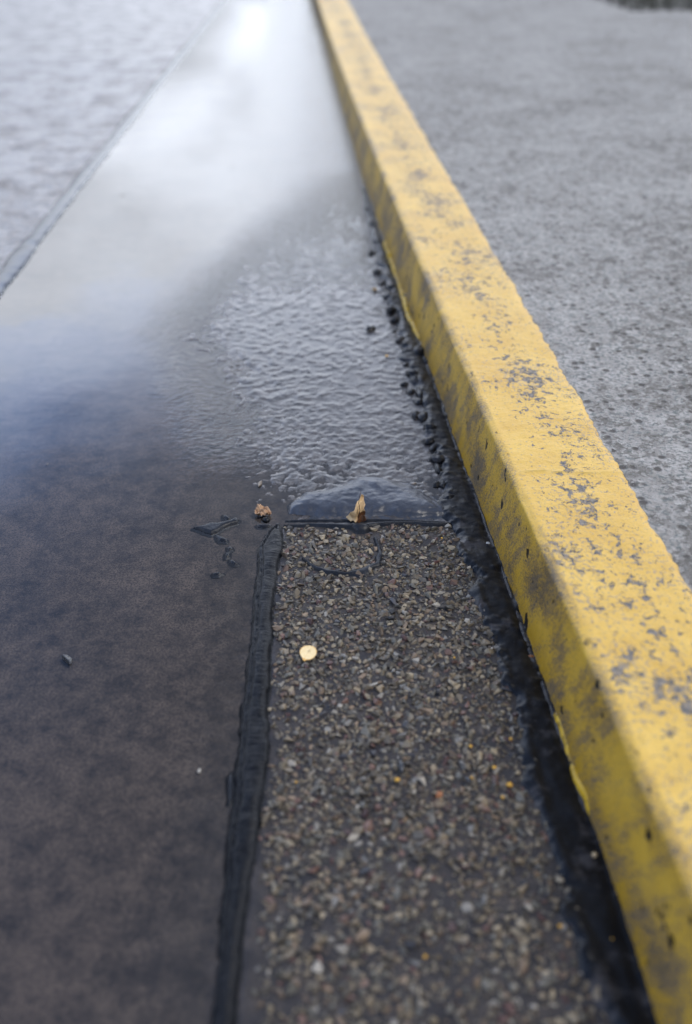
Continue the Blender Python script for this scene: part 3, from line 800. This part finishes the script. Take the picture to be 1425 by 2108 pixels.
for i, (x, y, wd, lab) in enumerate(flecks):
    c = G(x, y); k = np.linalg.norm(G(x + wd, y) - c) * .42; r = random.Random(500 + i); n = 9
    a0 = [(r.uniform(.75, 1.1)) * k for _ in range(n)]
    V_ = [(0, 0, .0012)] + [(a0[j] * math.cos(j / n * 6.283), .85 * a0[j] * math.sin(j / n * 6.283), .0006 * r.random()) for j in range(n)] + [(0, 0, -.0002)] + [(a0[j] * .95 * math.cos(j / n * 6.283), .8 * a0[j] * math.sin(j / n * 6.283), -.0008) for j in range(n)]
    F_ = [[0, 1 + j, 1 + (j + 1) % n] for j in range(n)] + [[n + 1, n + 2 + (j + 1) % n, n + 2 + j] for j in range(n)] + [[1 + j, n + 2 + j, n + 2 + (j + 1) % n, 1 + (j + 1) % n] for j in range(n)]
    o = mesh_obj('paint_fleck', V_, F_, M_fleck)
    zb = float(bed(np.array([c[0]]), np.array([c[1]]))[0][0])
    o.location = (c[0], c[1], zb + (.0045 if y > 1090 else .0018)); o.rotation_euler = (r.uniform(-.2, .2), r.uniform(-.2, .2), r.uniform(0, 6))
    tag(o, lab, 'paint fleck', 'yellow paint flecks')

# ------------------------------------------------------------------ leaves
def leaf_mat(name, c1, c2, c3, veins=.6, rough=.45):
    M, t = mat(name)
    n_ = t.noise(t.pos, 120, 4, .6)
    c = t.mix(t.step(n_, .42, .62), (*c1, 1), (*c2, 1))
    c = t.mix(t.m('MULTIPLY', t.attr('stain'), 1.0), c, (*c3, 1))
    t.set(Base_Color=c, Roughness=rough, Subsurface_Weight=0.0)
    t.bump(t.noise(t.pos, 350, 3, .6), .0008, .7)
    return M


M_leaf_dry = leaf_mat('dry_leaf', (.60, .40, .20), (.74, .53, .29), (.09, .035, .012))
M_leaf_y = leaf_mat('yellow_leaf', (.78, .60, .31), (.84, .68, .40), (.62, .36, .10))
M_leaf_b = leaf_mat('brown_leaf', (.40, .235, .125), (.52, .33, .19), (.10, .045, .02))
M_stem = simple('leaf_stem', (.03, .015, .01), (.07, .035, .02), 300, .5)
M_drop, t = mat('water_drop')
dg = t.a('ShaderNodeBsdfGlossy', {'Roughness': .04}); dt = t.a('ShaderNodeBsdfTransparent', {'Color': (.96, .96, .95, 1)})
t.l.new(t.a('ShaderNodeMixShader', {0: t.a('ShaderNodeFresnel', {'IOR': 1.5}).outputs[0], 1: dt.outputs[0], 2: dg.outputs[0]}).outputs[0], t.out.inputs[0])


def leaf_sheet(name, outline, npt, zfun, M, stainfun, parent, thick=.0004):
    """leaf blade: the outline (local metres) filled with a fine grid, shaped by zfun(x, y) -> xyz"""
    P = np.array(outline, float); x0, y0 = P.min(0); x1, y1 = P.max(0)
    X, Y = np.meshgrid(np.linspace(x0, x1, npt), np.linspace(y0, y1, npt))
    d = sdf(X, Y, P); F = grid_faces(npt, npt); cell = max(x1 - x0, y1 - y0) / npt
    F = F[(d.ravel()[F].max(1) > 0)]
    # pull the vertices just outside back onto the outline
    Xo, Yo = X.ravel().copy(), Y.ravel().copy()
    for k in np.where(d.ravel() < 0)[0]:
        if d.ravel()[k] < -cell * 2: continue
        best = None
        for i in range(len(P)):
            a = P[i]; b = P[(i + 1) % len(P)]; ab = b - a; tt = np.clip(((Xo[k] - a[0]) * ab[0] + (Yo[k] - a[1]) * ab[1]) / (ab @ ab + 1e-15), 0, 1)
            q = a + tt * ab; dd = math.hypot(Xo[k] - q[0], Yo[k] - q[1])
            if best is None or dd < best[0]: best = (dd, q)
        Xo[k], Yo[k] = best[1]
    V3 = np.array([zfun(x, y) for x, y in zip(Xo, Yo)])
    o = mesh_obj(name, V3, F, M, parent)
    attr(o, 'stain', [stainfun(x, y) for x, y in zip(Xo, Yo)])
    m = o.modifiers.new('thickness', 'SOLIDIFY'); m.thickness = thick; m.offset = 0
    return o


def tube(name, pts, r0, r1, M, parent):
    pts = [Vector(p) for p in pts]; V_, F_ = [], []
    for i, p in enumerate(pts):
        d = (pts[min(i + 1, len(pts) - 1)] - pts[max(i - 1, 0)]).normalized()
        a = d.cross(Vector((0, 0, 1)) if abs(d.z) < .9 else Vector((1, 0, 0))).normalized(); b = d.cross(a)
        r = r0 + (r1 - r0) * i / (len(pts) - 1)
        for k in range(6):
            an = k / 6 * 6.283; V_.append(p + a * math.cos(an) * r + b * math.sin(an) * r)
    for i in range(len(pts) - 1):
        for k in range(6): F_.append([i * 6 + k, i * 6 + (k + 1) % 6, (i + 1) * 6 + (k + 1) % 6, (i + 1) * 6 + k])
    F_ += [list(range(5, -1, -1)), [len(pts) * 6 - 6 + k for k in range(6)]]
    return mesh_obj(name, [tuple(v) for v in V_], F_, M, parent)


def empty(name, loc, rz=0):
    o = bpy.data.objects.new(name, None); C.objects.link(o); o.location = loc; o.rotation_euler.z = rz; o.empty_display_size = .01; return o


PXM = np.linalg.norm(G(735, 1078) - G(736, 1078))           # metres per photograph pixel beside the leaf
# upright dry leaf: its foot at (740,1078), tip at (743,1028)
c = G(740, 1079)
L1 = tag(empty('dry_leaf', (c[0], c[1], .004), -YAW), 'pale tan dry leaf standing upright on the tar knot, dark brown at its foot', 'leaf')
sc = PXM * 1.02
out1 = [(-27, 4), (-22, 10), (-18, 20), (-10, 27), (-7, 36), (-4, 40), (1, 42), (4, 51), (9, 46), (9, 38), (12, 30), (9, 24), (12, 16), (12, 9), (8, 5), (4, 9), (0, 3), (-8, 1), (-12, 5), (-18, 1)]
out1 = [(a * sc, b * sc * 1.05) for a, b in out1]


def shape1(x, y):
    u = y / (50 * sc)
    return (x, .35 * y + .0045 * math.sin(x / sc * .16) + .0015 * math.sin(u * 9), y * .95)


leaf_sheet('blade', out1, 34, shape1, M_leaf_dry, lambda x, y: float(1 if (x / sc * .9 + 4 > y / sc - 14 and x / sc > -4 and y / sc < 17) or y / sc < -1 else .35 * (fbm(np.array([x]), np.array([y]), 220, 3, 9)[0] > .12)), L1)
foldp = [(-6 * sc, 0), (2 * sc, 9 * sc), (11 * sc, 12 * sc), (14 * sc, 3 * sc), (8 * sc, -5 * sc), (0, -6 * sc)]
leaf_sheet('folded_foot', foldp, 16, lambda x, y: (x, -.002 + .3 * y + .0025 * math.sin(x / sc * .3), y * .8 + .003), M_leaf_dry, lambda x, y: 1.0, L1)['label'] = 'dark brown wet folded foot of the leaf'
tube('stem', [(-3 * sc, -.004, .010), (1 * sc, .000, .017), (-1.5 * sc, .004, .026), (0, .008, .034), (3 * sc, .010, .040)], .0006, .0003, M_stem, L1)

# round yellow leaf flat on the chips
c = G(635, 1357); pk = np.linalg.norm(G(636, 1357) - c)
L2 = tag(empty('yellow_leaf', (c[0], c[1], .0085), -YAW), 'small round pale yellow leaf lying flat on the stone chippings, wet with drops', 'leaf')
out2 = []
for k in range(26):
    a = k / 26 * 6.283; r = 17.5 * (1 + .04 * math.sin(3 * a)); out2.append((r * math.cos(a) * pk, r * 1.12 * math.sin(a) * pk))
out2[17] = (-10 * pk, -21 * pk); out2[18] = (-7 * pk, -24 * pk)
yaw2 = (1, .25)
leaf_sheet('blade', out2, 26, lambda x, y: (x, y, .0006 + 5 * (x * x + y * y) * .9 + .12 * y - 12 * abs(x) * .0004), M_leaf_y,
           lambda x, y: float(max(0, math.hypot(x / pk, y / pk / 1.12) - 15.2) * .4 + .35 * (abs(x - .45 * y) < .0004)), L2, .0005)
for (dx, dy, r) in ((2, 4, 2.2),):
    bm = bmesh.new(); bmesh.ops.create_icosphere(bm, subdivisions=3, radius=r * pk)
    V_ = np.array([v.co[:] for v in bm.verts]) * (1, 1, .55) + (dx * pk, dy * pk, .0014); F_ = np.array([[v.index for v in f.verts] for f in bm.faces]); bm.free()
    mesh_obj('water_drop', V_, F_, M_drop, L2)

# curled brown leaf in the puddle
c = G(541, 1061); sc3 = np.linalg.norm(G(542, 1061) - c)
L3 = tag(empty('brown_leaf', (c[0], c[1], .001), -YAW), 'small curled brown leaf in the wet left of the half-moon tar mound', 'leaf')
out3 = [(-16, -4), (-15, 6), (-11, 14), (-2, 17), (6, 12), (10, 8), (17, 4), (18, -3), (10, -9), (2, -7), (-6, -10), (-12, -8)]
out3 = [(a * sc3, b * sc3 * 1.3) for a, b in out3]
leaf_sheet('blade', out3, 26, lambda x, y: (x, y * .75, .004 + .0035 * math.sin(x / sc3 * .30 + 1) * math.cos(y / sc3 * .22) + .0016 * math.sin(x / sc3 * .8 + y / sc3 * .6) + .35 * max(0, y)), M_leaf_b,
           lambda x, y: float(np.clip(fbm(np.array([x]), np.array([y]), 160, 3, 19)[0] * 1.6, 0, .8)), L3)
tag(blob_mesh('tar_lump', 549, 1070, 18, 8, 0, M_tar_b, 333, .4), 'dark wet crumb of tar under the curled brown leaf', 'tar lump')

# ------------------------------------------------------------------ pale seam between the flooded channel and the asphalt
sy = np.concatenate([np.arange(.4, 3, .006), np.arange(3, 14, .03)]); cs = np.linspace(0, math.pi, 9)
sw = .023 + .006 * fbm(sy, sy * 0, 8, 3, 401)
SX = kx_seam(sy)[:, None] + (sw * 1.0)[:, None] * -np.cos(cs)[None, :] + (.003 * fbm(sy, sy * 0, 20, 3, 402))[:, None]
SZ = -.002 + .0060 * np.sin(cs)[None, :] ** .5 * (1 + .15 * fbm(sy, sy * 0, 30, 3, 403))[:, None]
M_seam = tar_mat('wet_tar_seam', 25, (1, 1, 1), 1.6, .12, .0004)
o = mesh_obj('tar_seam', np.stack([SX.ravel(), np.repeat(sy[:, None], 9, 1).ravel(), SZ.ravel()], 1), grid_faces(*SX.shape), M_seam)
tag(o, 'smooth wet seam of tar between the flooded channel and the asphalt at far left', 'tar seam')

# ------------------------------------------------------------------ grass verge at the far right corner
M_grass = simple('verge_grass', (.025, .025, .014), (.05, .05, .03), 60, .6)
g0 = G(1350, 22, KH); VV, FF = [], []; k = 0
for i in range(9000):
    y = g0[1] + abs(random.gauss(0, 1.0)); x = g0[0] - .15 + random.uniform(0, 3.2)
    hgt = random.uniform(.02, .06); a = random.uniform(0, 6.28); lx, ly = random.gauss(0, .02), random.gauss(0, .02); wd = .003
    VV += [(x - wd * math.cos(a), y - wd * math.sin(a), KH - .004), (x + wd * math.cos(a), y + wd * math.sin(a), KH - .004), (x + lx, y + ly, KH + hgt)]; FF.append((k, k + 1, k + 2)); k += 3
o = mesh_obj('grass', VV, np.array(FF), M_grass); tag(o, kind='stuff')
print('done')
